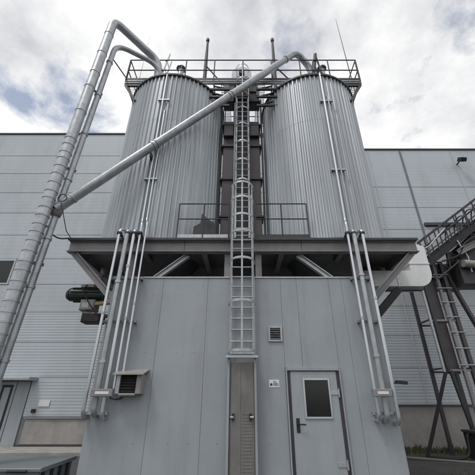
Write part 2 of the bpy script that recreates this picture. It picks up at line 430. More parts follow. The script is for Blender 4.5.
# ventilation hood on the front
vh = thing('vent_hood', 'beige sheet metal fan hood with dark louvres on the machine room front', 'vent', (-2.05, BY, 1.85))
m = MB(); hx0, hx1, hy = -2.27, -1.82, BY - 0.26
m.cbox(hx0, hx0 + 0.07, hy, BY - 0.002, 1.66, 1.98, 0.006); m.build('side', 'galv', vh)
MB().cbox(hx1 - 0.09, hx1, hy, BY - 0.002, 1.66, 1.98, 0.006).build('side', 'beige', vh)
MB().cbox(hx0 + 0.07, hx1 - 0.09, hy, BY - 0.002, 1.635, 1.675, 0.006).build('bottom', 'beige', vh)
MB().box(hx0 + 0.07, hx1 - 0.09, hy + 0.09, BY - 0.002, 1.676, 1.98).build('backing', 'black', vh)
for k in range(6):
    z = 1.71 + k * 0.046
    MB().bar((hx0 + 0.072, hy + 0.05, z), (hx1 - 0.092, hy + 0.05, z), 0.05, 0.004, (0, -0.6, 0.8)).build('louvre', 'dark', vh)
MB().add([(hx0 - 0.05, hy - 0.10, 1.965), (hx1 + 0.05, hy - 0.10, 1.965), (hx1 + 0.05, BY - 0.002, 2.06), (hx0 - 0.05, BY - 0.002, 2.06),
          (hx0 - 0.05, hy - 0.10, 1.985), (hx1 + 0.05, hy - 0.10, 1.985), (hx1 + 0.05, BY - 0.002, 2.08), (hx0 - 0.05, BY - 0.002, 2.08)],
         [(0, 3, 2, 1), (4, 5, 6, 7), (0, 1, 5, 4), (1, 2, 6, 5), (2, 3, 7, 6), (3, 0, 4, 7)]).build('roof', 'beige', vh)
MB().tube(rounded([(-2.28, BY - 0.12, 1.80), (-2.36, BY - 0.12, 1.80), (-2.40, BY - 0.12, 1.60), (-2.26, BY - 0.10, 1.57), (-2.2, BY - 0.02, 1.6)], 0.06), 0.014, 8).build('cable', 'brown', vh)

# ================================================================== SILO SUPPORT FRAME
PX, PY0, PY1, PZ0, PZ1 = 4.0, 6.42, 10.1, 4.55, 4.83
fr = thing('silo_platform', 'primed steel platform with struts under both silos', 'platform', (0, PY0, BT))
for y in (PY0 + 0.08, 8.1, PY1 - 0.1):
    for x0, x1 in ((-PX, -1.35), (-1.34, 1.34), (1.35, PX)):
        MB().ibeam((x0, y, (PZ0 + PZ1) / 2), (x1, y, (PZ0 + PZ1) / 2), PZ1 - PZ0, 0.16).build('beam', 'beam', fr)
for x in (-3.9, -2.3, -0.9, 0.9, 2.3, 3.9):
    MB().ibeam((x, PY0 + 0.17, 4.69), (x, 8.01, 4.69), 0.22, 0.12).build('cross_beam', 'beam', fr)
    MB().ibeam((x, 8.19, 4.69), (x, PY1 - 0.19, 4.69), 0.22, 0.12).build('cross_beam', 'beam', fr)
MB().box(-PX, PX, PY0 - 0.01, PY1, PZ1 + 0.002, PZ1 + 0.035).build('deck', 'beam', fr)
MB().cbox(-PX - 0.02, PX + 0.02, PY0 - 0.035, PY0 - 0.012, PZ1 - 0.01, PZ1 + 0.05, 0.004).build('deck_edge', 'dark', fr)
for y in (PY0 + 0.1, 8.1, 9.9):
    for s in (-1, 1):
        MB().ibeam((s * 3.86, y, PZ0 - 0.005), (s * (BX + 0.06), y, 3.52), 0.14, 0.12).build('strut', 'beam', fr)
        MB().cbox(s * (BX + 0.02) - 0.04, s * (BX + 0.02) + 0.04, y - 0.1, y + 0.1, 3.36, 3.62, 0.004).build('foot_plate', 'beam', fr)
        MB().ibeam((s * 1.27, y + 0.12, PZ0 - 0.01), (s * 1.97, y + 0.12, BT + 0.07), 0.12, 0.11).build('strut', 'galv', fr)
        MB().box(s * 1.97 - 0.16, s * 1.97 + 0.16, y + 0.03, y + 0.22, BT + 0.031, BT + 0.05).build('foot_plate', 'galv_bright', fr)
        for x in (0.35, 2.55):
            MB().ibeam((s * x, y + 0.1, BT + 0.035), (s * x, y + 0.1, PZ0 - 0.002), 0.14, 0.14, up=(0, 1, 0)).build('stub_column', 'beam', fr)

# ================================================================== SILOS
SX, SY, SR, SZ0, SZ1 = 2.32, 8.07, 1.61, PZ1 + 0.04, 10.75
RIBS, PER = 72, 6
def sheets(c, r, z0, z1, t, seed, depth=0.046):
    # corrugated sheets, each a piece of its own, lapped over its neighbour
    rnd = random.Random(seed)
    prof = []
    for k in range(RIBS):
        j = rnd.uniform(-0.03, 0.03); dj = rnd.uniform(0.85, 1.1)
        prof.append([((k + f + (j if f > 0 else 0)), dr * dj) for f, dr in ((0.0, 0), (0.20, 0), (0.36, 0.45), (0.45, 1), (0.70, 1), (0.80, 0.45), (0.88, 0))])
    for sgm in range(RIBS // PER):
        off = rnd.uniform(0, 0.004)
        p = [q for k in range(PER) for q in prof[sgm * PER + k]] + [((sgm + 1) * PER, 0.0), ((sgm + 1) * PER + 0.25, 0.0)]
        n = len(p); m = MB(); vs = []
        for z in (z0 + rnd.uniform(0, 0.01), z1):
            for a, dr in p:
                e = 0.003 if a > (sgm + 1) * PER - 0.01 else 0.0
                rr = r - depth - 0.004 + off + depth * dr + e; a *= 2 * math.pi / RIBS
                vs.append((c[0] + rr * math.cos(a), c[1] + rr * math.sin(a), z))
        m.add(vs, [(i, i + 1, n + i + 1, n + i) for i in range(n - 1)])
        m.build('sheet', 'silo', t)
def silo(x, label):
    t = thing('silo', label, 'silo', (x, SY, SZ0), 'pair of corrugated silos on the platform')
    c = (x, SY)
    sheets(c, SR - 0.003, SZ0 + 0.02, 8.86, t, 5)
    sheets(c, SR, 8.82, SZ1, t, 5)
    MB().lathe((x, SY, 0), [(SR - 0.08, SZ0 + 0.03), (SR - 0.08, SZ1 - 0.03)], 64).build('inner_shell', 'dark', t)
    MB().lathe((x, SY, 0), [(SR + 0.015, SZ0 - 0.02), (SR + 0.015, SZ0 + 0.06), (SR - 0.05, SZ0 + 0.06)], 64, False).build('base_ring', 'beam', t)
    MB().lathe((x, SY, SZ1), [(SR - 0.05, -0.03), (SR + 0.03, -0.03), (SR + 0.03, 0.04), (SR - 0.06, 0.04)], 64, False).build('rim', 'dark', t)
    MB().lathe((x, SY, SZ1), [(SR + 0.02, 0.041), (SR * 0.55, 0.28), (0.3, 0.46), (0.001, 0.48)], 48).build('roof', 'silo', t)
    MB().lathe((x, SY, 0), [(1.1, PZ1 - 0.01), (0.55, BT + 0.25), (0.42, BT + 0.2), (0.42, BT + 0.028)], 32).build('hopper', 'cone', t)
    return t
silo(-SX, 'left of the two corrugated grey steel silos, beside the tall bent chute pipes')
silo(SX, 'right of the two corrugated grey steel silos, where the diagonal chute ends')

# ================================================================== ROOF WALKWAY
TZ, TX, TY0, TY1 = 11.08, 3.97, 6.9, 9.4
wk = thing('roof_walkway', 'railed steel walkway across the silo tops with corner brackets', 'walkway', (0, TY0, TZ))
for y in (TY0 + 0.05, TY1 - 0.05):
    MB().ibeam((-TX, y, TZ - 0.06), (TX, y, TZ - 0.06), 0.11, 0.08).build('edge_beam', 'galv', wk)
for i in range(9):
    x = -TX + 0.05 + i * (2 * TX - 0.1) / 8
    MB().bar((x, TY0 + 0.1, TZ - 0.08), (x, TY1 - 0.1, TZ - 0.08), 0.04, 0.09).build('joist', 'beam', wk)
for x0, x1 in ((-TX, -3.1), (3.1, TX), (-0.75, -0.45), (0.45, 0.75)):     # open grating strips
    k = 0; gm = MB()
    y = TY0 + 0.12
    while y < TY1 - 0.1:
        gm.box(x0, x1, y, y + 0.012, TZ - 0.005, TZ + 0.03); y += 0.07
    for x in (x0, x1 - 0.012):
        gm.box(x, x + 0.012, TY0 + 0.1, TY1 - 0.1, TZ - 0.004, TZ + 0.031)
    gm.build('grating', 'galv', wk)
def rail_run(p, q, n, t, hh=1.1, m_='galv', rr=0.021, lv=(1.0, 0.5), toe=True):
    p, q = Vector(p), Vector(q)
    for i in range(n + 1):
        a = p.lerp(q, i / n)
        MB().tube([a, a + Vector((0, 0, hh))], rr, 8).build('post', m_, t)
    for f in lv:
        MB().tube([p + Vector((0, 0, hh * f)), q + Vector((0, 0, hh * f))], rr * 0.9, 8).build('rail', m_, t)
    if toe:
        MB().bar(p + Vector((0, 0, 0.08)), q + Vector((0, 0, 0.08)), 0.008, 0.12).build('toe_board', m_, t)
rail_run((-TX + 0.02, TY0 + 0.02, TZ), (TX - 0.02, TY0 + 0.02, TZ), 8, wk, m_='dark')
rail_run((-TX + 0.02, TY1, TZ), (TX - 0.02, TY1, TZ), 8, wk, m_='dark')
for s in (-1, 1):
    rail_run((s * (TX - 0.02), TY0 + 0.06, TZ), (s * (TX - 0.02), TY1 - 0.04, TZ), 3, wk, m_='dark')
    for y in (TY0 + 0.06, 8.0, TY1 - 0.1):
        ang = max(0, SR ** 2 - (y - SY) ** 2) ** 0.5 + SX
        MB().bar((s * (TX - 0.03), y, TZ - 0.17), (s * min(ang, 3.85), y, TZ - 0.95), 0.07, 0.07, (0, 1, 0)).build('bracket', 'brown', wk)
        MB().bar((s * (TX - 0.03), y, TZ - 0.2), (s * (ang - 0.1), y, TZ - 0.2), 0.06, 0.06).build('bracket', 'brown', wk)
# dark cross joists in the gap between the silos
for y, z in ((7.0, 10.75), (7.05, 10.45), (7.1, 10.1)):
    for s in (-1, 1):
        MB().bar((s * 0.45, y, z), (s * 1.15, y, z), 0.06, 0.07).build('gap_brace', 'dark', wk)
        MB().bar((s * 0.5, y, z), (s * 1.0, y + 0.1, z + 0.3), 0.04, 0.04).build('gap_brace', 'dark', wk)

# davit posts and antenna
for x, lab in ((-1.5, 'tapering dark hoist post above the left silo'), (1.25, 'tapering dark hoist post above the gap beside the right silo')):
    t = thing('hoist_post', lab, 'post', (x, 8.0, TZ), 'dark posts on the silo walkway')
    MB().tube([(x, 8.0, TZ - 0.4), (x, 8.0, 13.6), (x, 8.0, 15.1)], [0.09, 0.07, 0.045], 8).build('shaft', 'dark', t)
    MB().tube([(x, 8.0, 15.1), (x, 8.0, 15.24)], [0.07, 0.07], 8).build('cap', 'dark', t)
    MB().tube([(x, 8.0, 13.5), (x + 0.95, 8.0, TZ + 0.9)], 0.03, 6).build('stay', 'dark', t)
    MB().tube([(x, 8.0, 13.5), (x - 0.25, 8.4, TZ + 0.1)], 0.02, 6).build('stay', 'dark', t)
tag(MB().tube([(3.93, 7.4, TZ), (3.9, 7.4, 12.9), (3.86, 7.4, 15.6)], [0.02, 0.014, 0.007], 6).build('lightning_rod', 'dark'),
    'long thin lightning rod at the right end of the walkway', 'rod')
tag(MB().tube([(-3.7, 7.3, TZ), (-3.66, 7.3, 14.2)], [0.014, 0.005], 6).build('lightning_rod', 'galv'), 'short thin lightning rod near the bent chute pipes', 'rod')
# small access frames on the silo roofs
for x, s, lab in ((2.62, 1, 'small dark folding hatch ladder standing on the right silo rim'), (-2.62, -1, 'small pale hatch ladder leaning on the left silo rim')):
    t = thing('hatch_ladder', lab, 'ladder', (x, 7.1, SZ1 + 0.1))
    mm = 'dark' if s > 0 else 'galv_bright'
    for dy in (0, 0.28):
        MB().tube([(x - 0.28, 6.98 + dy, SZ1 + 0.12), (x - 0.02, 6.98 + dy, SZ1 + 1.85)], 0.06 if s > 0 else 0.045, 8).build('stile', mm, t)
        if s > 0: MB().tube([(x + 0.16, 6.98 + dy, SZ1 + 0.12), (x - 0.02, 6.98 + dy, SZ1 + 1.85)], 0.03, 8).build('stile', mm, t)
    for k in range(4):
        f = 0.2 + k * 0.2
        MB().tube([(x - 0.28 + 0.26 * f, 6.98, SZ1 + 0.12 + 1.73 * f), (x - 0.28 + 0.26 * f, 7.26, SZ1 + 0.12 + 1.73 * f)], 0.015, 6).build('rung', mm, t)
for x, lab in ((2.86, 'pale capped filter stack on the right silo roof'), (-2.25, 'pale capped vent stack behind the left silo rim')):
    t = thing('vent_stack', lab, 'vent', (x, 7.3, SZ1))
    MB().tube([(x, 7.3, SZ1 + 0.1), (x, 7.3, SZ1 + 1.45)], 0.10, 16).build('stack', 'galv', t)
    MB().lathe((x, 7.3, SZ1 + 1.52), [(0.17, -0.04), (0.17, 0.0), (0.01, 0.12)], 20).build('cap', 'galv', t)
    for k in range(3):
        a = k * 2.1
        MB().bar((x + 0.09 * math.cos(a), 7.3 + 0.09 * math.sin(a), SZ1 + 1.4), (x + 0.13 * math.cos(a), 7.3 + 0.13 * math.sin(a), SZ1 + 1.5), 0.02, 0.01).build('cap_strap', 'galv', t)

# ================================================================== BUCKET ELEVATOR between the silos
ev = thing('bucket_elevator', 'dark brown twin-leg bucket elevator rising between the silos', 'elevator', (-0.04, 7.6, PZ1))
EX, EY = -0.05, 7.65
for s in (-1, 1):
    lg = MB().cbox(EX + s * 0.41 - 0.17, EX + s * 0.41 + 0.17, EY - 0.16, EY + 0.16, PZ1 + 0.04, 9.80, 0.01).build('leg', 'brown', ev)
    MB().cbox(EX + s * 0.41 - 0.17, EX + s * 0.41 + 0.17, EY - 0.16, EY + 0.16, 10.68, 11.7, 0.01).build('upper_leg', 'brown', ev)
    for dx_ in (-0.15, 0.15):
        MB().bar((EX + s * 0.41 + dx_, EY, 9.80), (EX + s * 0.41 + dx_, EY, 10.68), 0.03, 0.04).build('spacer', 'dark', ev)
    for z in (6.1, 7.4, 8.7, 9.62, 10.75, 11.25):
        MB().box(EX + s * 0.41 - 0.22, EX + s * 0.41 + 0.22, EY - 0.21, EY + 0.21, z - 0.03, z + 0.03).build('flange', 'dark', lg)
    MB().cbox(EX + s * 0.41 - 0.15, EX + s * 0.41 + 0.15, EY - 0.28, EY - 0.165, 9.05, 9.5, 0.01).build('inspection_cover', 'dark', lg)
    MB().tube([(EX + s * 0.66, EY - 0.1, PZ1 + 0.04), (EX + s * 0.66, EY - 0.1, 10.9)], 0.03, 8).build('riser_pipe', 'dark', ev)
    MB().tube([(EX + s * 0.22, EY - 0.24, PZ1 + 0.04), (EX + s * 0.22, EY - 0.24, 10.6)], 0.02, 8).build('riser_pipe', 'galv', ev)
MB().cbox(EX - 0.22, EX + 0.22, EY - 0.05, EY + 0.1, PZ1 + 0.04, 11.6, 0.01).build('back_plate', 'dark', ev)
MB().prism([(EX - 0.60, 11.7), (EX + 0.60, 11.7), (EX + 0.36, 11.95)] + [(EX + 0.36 * math.cos(a * math.pi / 12), 12.2 + 0.36 * math.sin(a * math.pi / 12)) for a in range(13)] + [(EX - 0.36, 11.95)], EY - 0.22, EY + 0.22).build('head', 'galv', ev)
MB().tube([(EX, EY - 0.34, 12.15), (EX, EY - 0.221, 12.15)], 0.10, 16).build('bearing', 'dark', ev)
MB().cbox(EX - 0.28, EX + 0.28, EY - 0.42, EY - 0.235, 10.7, 11.15, 0.01).build('drive_box', 'dark', ev)

# ================================================================== CAGED LADDERS
def caged(name, label, x, y, z0, z1, w, cr, ztop_rail, hoops, bars, mtl='galv_bright', group=None):
    t = thing(name, label, 'ladder', (x, y, z0), group)
    for s in (-1, 1):
        MB().bar((x + s * w / 2, y, z0), (x + s * w / 2, y, ztop_rail), 0.05, 0.022, (0, 1, 0)).build('stile', mtl, t)
        z = z0 + 0.3
        while z < z1:
            MB().bar((x + s * w / 2, y + 0.011, z), (x + s * w / 2, y + 0.1, z), 0.04, 0.008).build('stand_off', mtl, t); z += 1.6
    rm = MB().tube([(-w / 2, 0, 0), (w / 2, 0, 0)], 0.017, 8).mesh('rung'); rm.materials.append(M[mtl])
    z = z0 + 0.15
    while z < z1:
        o = link('rung', rm, t); o.location = (x, y, z); z += 0.22
    hw = max(w / 2 + 0.02, cr * 0.92)
    def hoop_pts(z):
        pts = [(x - w / 2, y - 0.012, z)]
        for k in range(17):
            a = math.pi * (1 + k / 16)
            pts.append((x + hw * math.cos(a), y - 0.22 + cr * 1.25 * math.sin(a) * 0.9, z))
        pts.append((x + w / 2, y - 0.012, z))
        return pts
    for z in hoops:
        m = MB(); P = hoop_pts(z)
        for a, b in zip(P[:-1], P[1:]): m.bar(a, b, 0.008, 0.05)
        m.build('hoop', mtl, t)
    if hoops:
        P = hoop_pts(0)
        for i in bars:
            px, py, _ = P[i]
            MB().bar((px, py + 0.006, hoops[0] - 0.02), (px, py + 0.006, hoops[-1] + 0.02), 0.035, 0.008, (px - x, py - (y - 0.22), 0)).build('cage_bar', mtl, t)
    return t
ld = caged('caged_ladder', 'bright caged ladder running down the machine room front', -0.02, 6.29, 2.2, 5.0, 0.46, 0.29, 6.0,
           [2.35, 3.25, 4.12, 4.75, 5.15, 5.6, 6.0], [4, 9, 14], 'galv')
caged('caged_ladder', 'narrower caged ladder higher up between the two silos', -0.02, 7.28, PZ1 + 0.2, 11.9, 0.38, 0.24, 12.1,
      [6.9, 7.6, 8.3, 9.0, 9.7, 10.4, 11.1, 11.8], [3, 9, 15], 'galv')
# lockable guard plate over the lower ladder
gd = thing('ladder_guard', 'worn brownish lockable guard plate under the caged ladder', 'guard panel', (-0.02, 6.3, 0))
GX = -0.02
gp = MB()
gp.cbox(GX - 0.22, GX + 0.22, 6.25, 6.275, 0.08, 2.2, 0.006)
gpo = gp.build('plate', 'guard', gd)
for s in (-1, 1):
    MB().cbox(GX + s * 0.245 - 0.022, GX + s * 0.245 + 0.022, 6.2, 6.39, 0.0, 2.28, 0.006).build('side_rail', 'box', gd)
    MB().cbox(GX + s * 0.15 - 0.018, GX + s * 0.15 + 0.018, 6.2, 6.2395, 1.25, 1.36, 0.004).build('latch', 'black', gd)
    MB().tube([(GX + s * 0.145, 6.21, 1.3), (GX + s * 0.205, 6.2, 1.3)], 0.02, 8).build('latch', 'galv', gd)
for k in range(26):
    z = 0.14 + k * 0.048
    MB().box(GX + 0.0, GX + 0.19, 6.245, 6.2495, z, z + 0.014).build('slat', 'guard', gpo)
MB().cbox(GX - 0.2, GX - 0.02, 6.24, 6.2495, 0.1, 2.15, 0.006).build('fold', 'guard', gpo)
MB().cbox(GX - 0.3, GX + 0.3, 6.12, 6.2, 2.255, 2.3, 0.006).build('top_lip', 'galv_bright', gd)

# ================================================================== LANDING RAILING in the notch between silos
lr = thing('landing_railing', 'two-rail dark steel railing on the platform edge between the silos', 'railing', (0, 6.44, PZ1 + 0.035))
for a, b in ((-1.55, -0.34), (0.30, 1.55)):
    rail_run((a, 6.45, PZ1 + 0.036), (b, 6.45, PZ1 + 0.036), 2, lr, 0.98, 'dark', 0.017, (1.0, 0.56), False)
    MB().bar((a, 6.45, PZ1 + 0.1), (b, 6.45, PZ1 + 0.1), 0.012, 0.13).build('toe_board', 'galv' if a < 0 else 'dark', lr)
tp = thing('leaning_plate', 'dark torn sheet leaning behind the railing on the left', 'sheet', (-1.0, 6.55, PZ1 + 0.04))
MB().prism([(-1.22, PZ1 + 0.04), (-0.66, PZ1 + 0.04), (-0.70, 5.42), (-0.80, 5.46), (-1.02, 5.68), (-1.04, 5.40), (-1.2, 5.3)], 6.62, 6.65).build('sheet', 'dark', tp)
MB().bar((-0.95, 6.65, 4.9), (-0.95, 6.8, 5.3), 0.05, 0.05).build('prop', 'dark', tp)

# ================================================================== CHUTE PIPES
def rings(m, a, b, step, r, hh, start=0.0):
    a, b = Vector(a), Vector(b); L_ = (b - a).length; dd = (b - a).normalized(); s = start
    while s < L_:
        collar(m, a + dd * s, dd, r, hh); s += step
A0, A1 = (-4.47, 5.83, 0.0), (-4.23, 5.86, 12.62)
ca = thing('chute_pipe', 'thick ringed chute pipe on the far left, bent over to the left silo', 'pipe', A0, 'chute pipes to the silos')
MB().tube(rounded([A0, A1, (-2.95, 6.9, 12.05), (-2.88, 7.0, 10.85)], 0.3), 0.128, 20).build('pipe', 'pipe', ca)
d_ = (Vector(A1) - Vector(A0)); s = 0.35
while s < 12.2:
    MB_ = MB(); collar(MB_, Vector(A0) + d_.normalized() * s, d_, 0.139, 0.035, 20); MB_.build('ring', 'galv', ca)
    s += random.uniform(0.18, 0.25) if s < 7.2 else random.uniform(0.55, 1.0)
B0, B1 = (-4.42, 6.08, 0.0), (-4.09, 6.1, 11.75)
cb = thing('chute_pipe', 'thinner chute pipe beside the ringed one, bent lower to the left silo', 'pipe', B0, 'chute pipes to the silos')
MB().tube(rounded([B0, B1, (-3.02, 6.75, 11.75), (-2.75, 6.98, 11.35), (-2.72, 7.0, 10.85)], 0.42), 0.078, 16).build('pipe', 'pipe', cb)
d_ = (Vector(B1) - Vector(B0))
for s in (0.8, 2.2, 3.6, 4.7, 6.3, 7.8, 9.3, 10.8):
    MB_ = MB(); collar(MB_, Vector(B0) + d_.normalized() * s, d_, 0.096, 0.05, 16); MB_.build('flange', 'galv', cb)
for z in (1.5, 4.1, 6.6, 9.4):
    MB().bar((-4.50 + z * 0.02, 5.97, z), (-4.33 + z * 0.028, 6.14, z), 0.03, 0.06).build('clamp', 'dark', cb)
C0, C1 = Vector((-4.24, 6.0, 5.41)), Vector((1.92, 6.90, 12.6))
cd = thing('chute_pipe', 'long diagonal chute pipe crossing in front of both silos', 'pipe', C0, 'chute pipes to the silos')
MB().tube(rounded([C0, C1, (2.40, 7.18, 12.15), (2.5, 7.25, 10.9)], 0.32), 0.112, 20).build('pipe', 'pipe', cd)
d_ = C1 - C0
for f in (0.11, 0.20, 0.385, 0.47, 0.55, 0.71, 0.80, 0.87):
    MB_ = MB(); collar(MB_, C0 + d_ * f, d_, 0.1145, 0.014, 20); MB_.build('weld', 'galv', cd)
for f in (0.045, 0.30, 0.312, 0.62, 0.632, 0.93):
    MB_ = MB(); collar(MB_, C0 + d_ * f, d_, 0.128, 0.045, 20); MB_.build('flange', 'galv', cd)
MB_ = MB(); MB_.lathe((-4.245, 6.06, 5.41), [(0.001, -0.17), (0.10, -0.15), (0.13, 0), (0.10, 0.15), (0.001, 0.17)], 20); MB_.build('branch_joint', 'beam', cd)
MB().bar((-2.42, 6.27, 7.26), (-2.42, 6.47, 7.26), 0.05, 0.12).build('pipe_support', 'dark', cd)
# ring handle and slack cables at the branch
tag(MB().tube([(-4.08 + 0.1 * math.cos(a / 12 * 2 * math.pi), 5.86, 5.62 + 0.1 * math.sin(a / 12 * 2 * math.pi)) for a in range(13)], 0.012, 6, False).build('pull_ring', 'dark'),
    'thin dark ring hanging at the branch of the diagonal chute', 'ring')
tag(MB().tube([(-4.1, 5.9, 5.52), (-3.99, 5.95, 5.2), (-3.99, 6.2, 4.95), (-3.98, 6.42, 4.89)], 0.009, 6).build('cable', 'brown'), 'thin brown cable hanging from the chute branch to the platform', 'cable')
cp = [Vector((-4.36, 5.97, 5.02)), Vector((-4.3, 6.2, 4.86)), Vector((-4.15, 6.3, 4.80)), Vector((-4.0, 6.38, 4.86))]
tag(MB().tube(rounded(cp, 0.1), 0.016, 6).build('cable', 'black'), 'short black cable from the chute pipes to the platform corner', 'cable')
tag(MB().tube([(-4.06, 6.1, 11.0), (-3.93, 6.9, TZ + 0.1)], 0.018, 6).build('stay_rod', 'dark'), 'thin dark stay from the chute pipes to the walkway corner', 'rod')

# ================================================================== CONDUIT BUNDLES on the front
def conduit(label, pts, r, m_='galv_bright', grp='conduits running down the front', rr=0.12, flanges=()):
    t = thing('conduit', label, 'pipe', pts[0], grp)
    MB().tube(rounded(pts, rr), r, 14).build('pipe', m_, t)
    for z in flanges:
        x, y = pts[1][0], pts[1][1]
        q = MB(); collar(q, (x, y, z), (0, 0, 1), r * 1.35, 0.05, 14); q.build('coupling', 'galv', t)
    return t
Yc = 6.2
conduit('outermost pale conduit at the left corner of the machine room', [(-2.78, 6.46, 1.3), (-2.78, Yc, 1.3), (-2.78, Yc, 5.02), (-2.7, 6.55, 5.1)], 0.031, flanges=(3.1,))
conduit('thick grey conduit second from the left corner', [(-2.60, 6.42, 1.34), (-2.60, Yc, 1.34), (-2.60, Yc, 4.98), (-2.60, 6.5, 5.02)], 0.049, 'galv', flanges=(2.2, 3.75))
conduit('third conduit from the left corner, ending on the lower bracket', [(-2.45, 6.42, 1.28), (-2.45, Yc, 1.28), (-2.45, Yc, 5.0), (-2.45, 6.5, 5.05)], 0.035, flanges=(4.1,))
conduit('thin conduit running up the left silo to its rim', [(-2.32, Yc + 0.02, 1.75), (-2.32, Yc + 0.02, 5.2), (-2.4, 6.435, 5.3), (-2.4, 6.435, 10.7)], 0.024, flanges=(3.0,))
conduit('thin conduit ending above the fan hood', [(-2.2, Yc + 0.03, 2.02), (-2.2, Yc + 0.03, 5.2), (-2.3, 6.435, 5.35), (-2.3, 6.435, 9.1), (-2.3, 6.55, 9.2)], 0.022, flanges=(3.3,))
conduit('innermost conduit of the right bundle running up the right silo', [(2.35, 6.42, 1.25), (2.35, Yc, 1.25), (2.35, Yc, 5.2), (2.42, 6.4, 5.3), (2.42, 6.4, 10.72)], 0.03, flanges=(3.0,))
conduit('thick middle conduit of the right bundle', [(2.49, 6.42, 1.25), (2.49, Yc, 1.25), (2.49, Yc, 4.98), (2.49, 6.5, 5.02)], 0.049, 'galv', flanges=(2.3, 3.9))
conduit('outermost pale conduit of the right bundle', [(2.68, 6.42, 1.2), (2.68, Yc, 1.2), (2.68, Yc, 5.0), (2.68, 6.52, 5.05)], 0.035, flanges=(3.4,))
conduit('hair-thin conduit on the right silo beside the bright one', [(2.55, 6.41, 5.1), (2.55, 6.41, 5.4), (2.55, 6.41, 9.7), (2.55, 6.52, 9.8)], 0.016, 'galv')
def clamp_bar(label, x0, x1, z, m_='galv', hgt=0.05, y=None):
    t = thing('pipe_bracket', label, 'bracket', ((x0 + x1) / 2, BY, z), 'brackets holding the conduits')
    y = Yc + 0.075 if y is None else y
    MB().cbox(x0, x1, y - 0.015, y + 0.03, z - hgt / 2, z + hgt / 2, 0.004).build('channel', m_, t)
    for x in (x0 + 0.05, x1 - 0.05):
        MB().bar((x, y + 0.031, z), (x, y + (0.14 if y < 6.3 else 0.08), z), 0.035, 0.035).build('stand_off', 'dark', t)
    return t
for k, z in enumerate((3.85, 2.95)):
    clamp_bar(('upper' if k == 0 else 'middle') + ' bracket across the left conduits', -2.83, -2.12, z, 'beam')
    clamp_bar(('upper' if k == 0 else 'middle') + ' bracket across the right conduits', 2.28, 2.74, z, 'beam')
for k, z in enumerate((6.6, 9.55)):
    clamp_bar('short bracket on the left silo, ' + ('lower' if k == 0 else 'upper'), -2.55, -2.2, z, 'galv', 0.05, 6.43)
for k, z in enumerate((6.9, 9.5)):
    clamp_bar('short bracket on the right silo, ' + ('lower' if k == 0 else 'upper'), 2.3, 2.68, z, 'galv', 0.05, 6.43)
for s, x0, x1, lab in ((-1, -2.66, -2.28, 'left'), (1, 2.27, 2.6, 'right')):
    t = thing('terminal_box', 'small pinkish terminal box with pale plate on the %s conduits' % lab, 'box', ((x0 + x1) / 2, Yc - 0.07, 1.62), 'terminal boxes on the conduits')
    MB().cbox(x0, x1, Yc - 0.13, Yc - 0.06, 1.62, 1.74, 0.008).build('body', 'beam', t)
    MB().cbox(x0 + 0.08, x1 - 0.06, Yc - 0.137, Yc - 0.131, 1.655, 1.70, 0.003).build('plate', 'sign', t)
    clamp_bar('bottom bracket under the %s conduits' % lab, -2.82 if s < 0 else 2.28, -2.38 if s < 0 else 2.75, 1.36, 'galv')
# clamps at deck level
for s, xs in ((-1, (-2.78, -2.6, -2.45, -2.32)), (1, (2.35, 2.49, 2.68))):
    t = thing('deck_clamp', 'dark clamp group where the %s conduits pass the deck edge' % ('left' if s < 0 else 'right'), 'clamp', (xs[0], Yc, 4.85))
    for x in xs:
        q = MB(); collar(q, (x, Yc, 4.9), (0, 0, 1), 0.058, 0.04, 12); q.build('clamp', 'dark', t)
        MB().bar((x, Yc + 0.06, 4.9), (x, PY0 - 0.036, 4.9), 0.05, 0.04).build('lug', 'dark', t)
fl = thing('flood_lamp', 'small dark lamp sticking out right of the right conduits', 'lamp', (2.86, 6.3, 1.8))
MB().tube([(2.70, 6.3, 1.83), (2.82, 6.28, 1.85)], 0.014, 6).build('arm', 'dark', fl)
MB().bar((2.80, 6.28, 1.86), (2.98, 6.26, 1.84), 0.12, 0.05).build('head', 'black', fl)

# ================================================================== GEAR MOTOR on the left side of the room
gm_ = thing('gear_motor', 'dark green finned motor with yellow bracket on the left side of the machine room', 'motor', (-3.3, 7.0, 3.4))
MB().tube([(-3.95, 6.95, 3.70), (-3.15, 7.0, 3.70)], 0.138, 20).build('motor', 'green', gm_)
for k in range(9):
    q = MB(); an = math.pi * (0.5 + k / 4.5); cy_, cz_ = math.cos(an) * 0.15, math.sin(an) * 0.15; q.bar((-3.88, 6.955 + cy_, 3.70 + cz_), (-3.22, 6.99 + cy_, 3.70 + cz_), 0.014, 0.05, (0, cy_, cz_)); q.build('fin', 'green', gm_)
MB().tube([(-4.0, 6.95, 3.70), (-3.93, 6.95, 3.70)], [0.11, 0.15], 20).build('fan_cover', 'black', gm_)
MB().box(-3.72, -3.42, 6.88, 7.06, 3.86, 3.93).build('cable_box', 'beige', gm_)
MB().cbox(-3.62, -3.3, 6.82, 7.1, 3.32, 3.56, 0.02).build('gearbox', 'beige', gm_)
MB().bar((-3.42, 6.9, 3.46), (-2.80, 6.9, 3.52), 0.10, 0.07).build('bracket', 'yellow', gm_)
MB().cbox(-3.5, -3.1, 6.78, 7.08, 3.05, 3.24, 0.015).build('junction_box', 'black', gm_)
MB().bar((-3.55, 6.95, 3.3), (-3.3, 6.93, 3.2), 0.08, 0.08).build('shaft_guard', 'beige', gm_)
MB().tube(rounded([(-3.57, 6.86, 3.9), (-3.6, 6.75, 3.75), (-3.3, 6.72, 3.35), (-3.05, 6.8, 3.1), (-2.78, 6.9, 3.3)], 0.15), 0.014, 6).build('cable', 'black', gm_)
MB().box(-3.56, -3.42, 6.816, 6.82, 3.38, 3.48).build('nameplate', 'galv', gm_)
MB().bar((-3.2, 7.0, 3.22), (-2.78, 7.0, 3.22), 0.1, 0.06).build('bracket', 'dark', gm_)

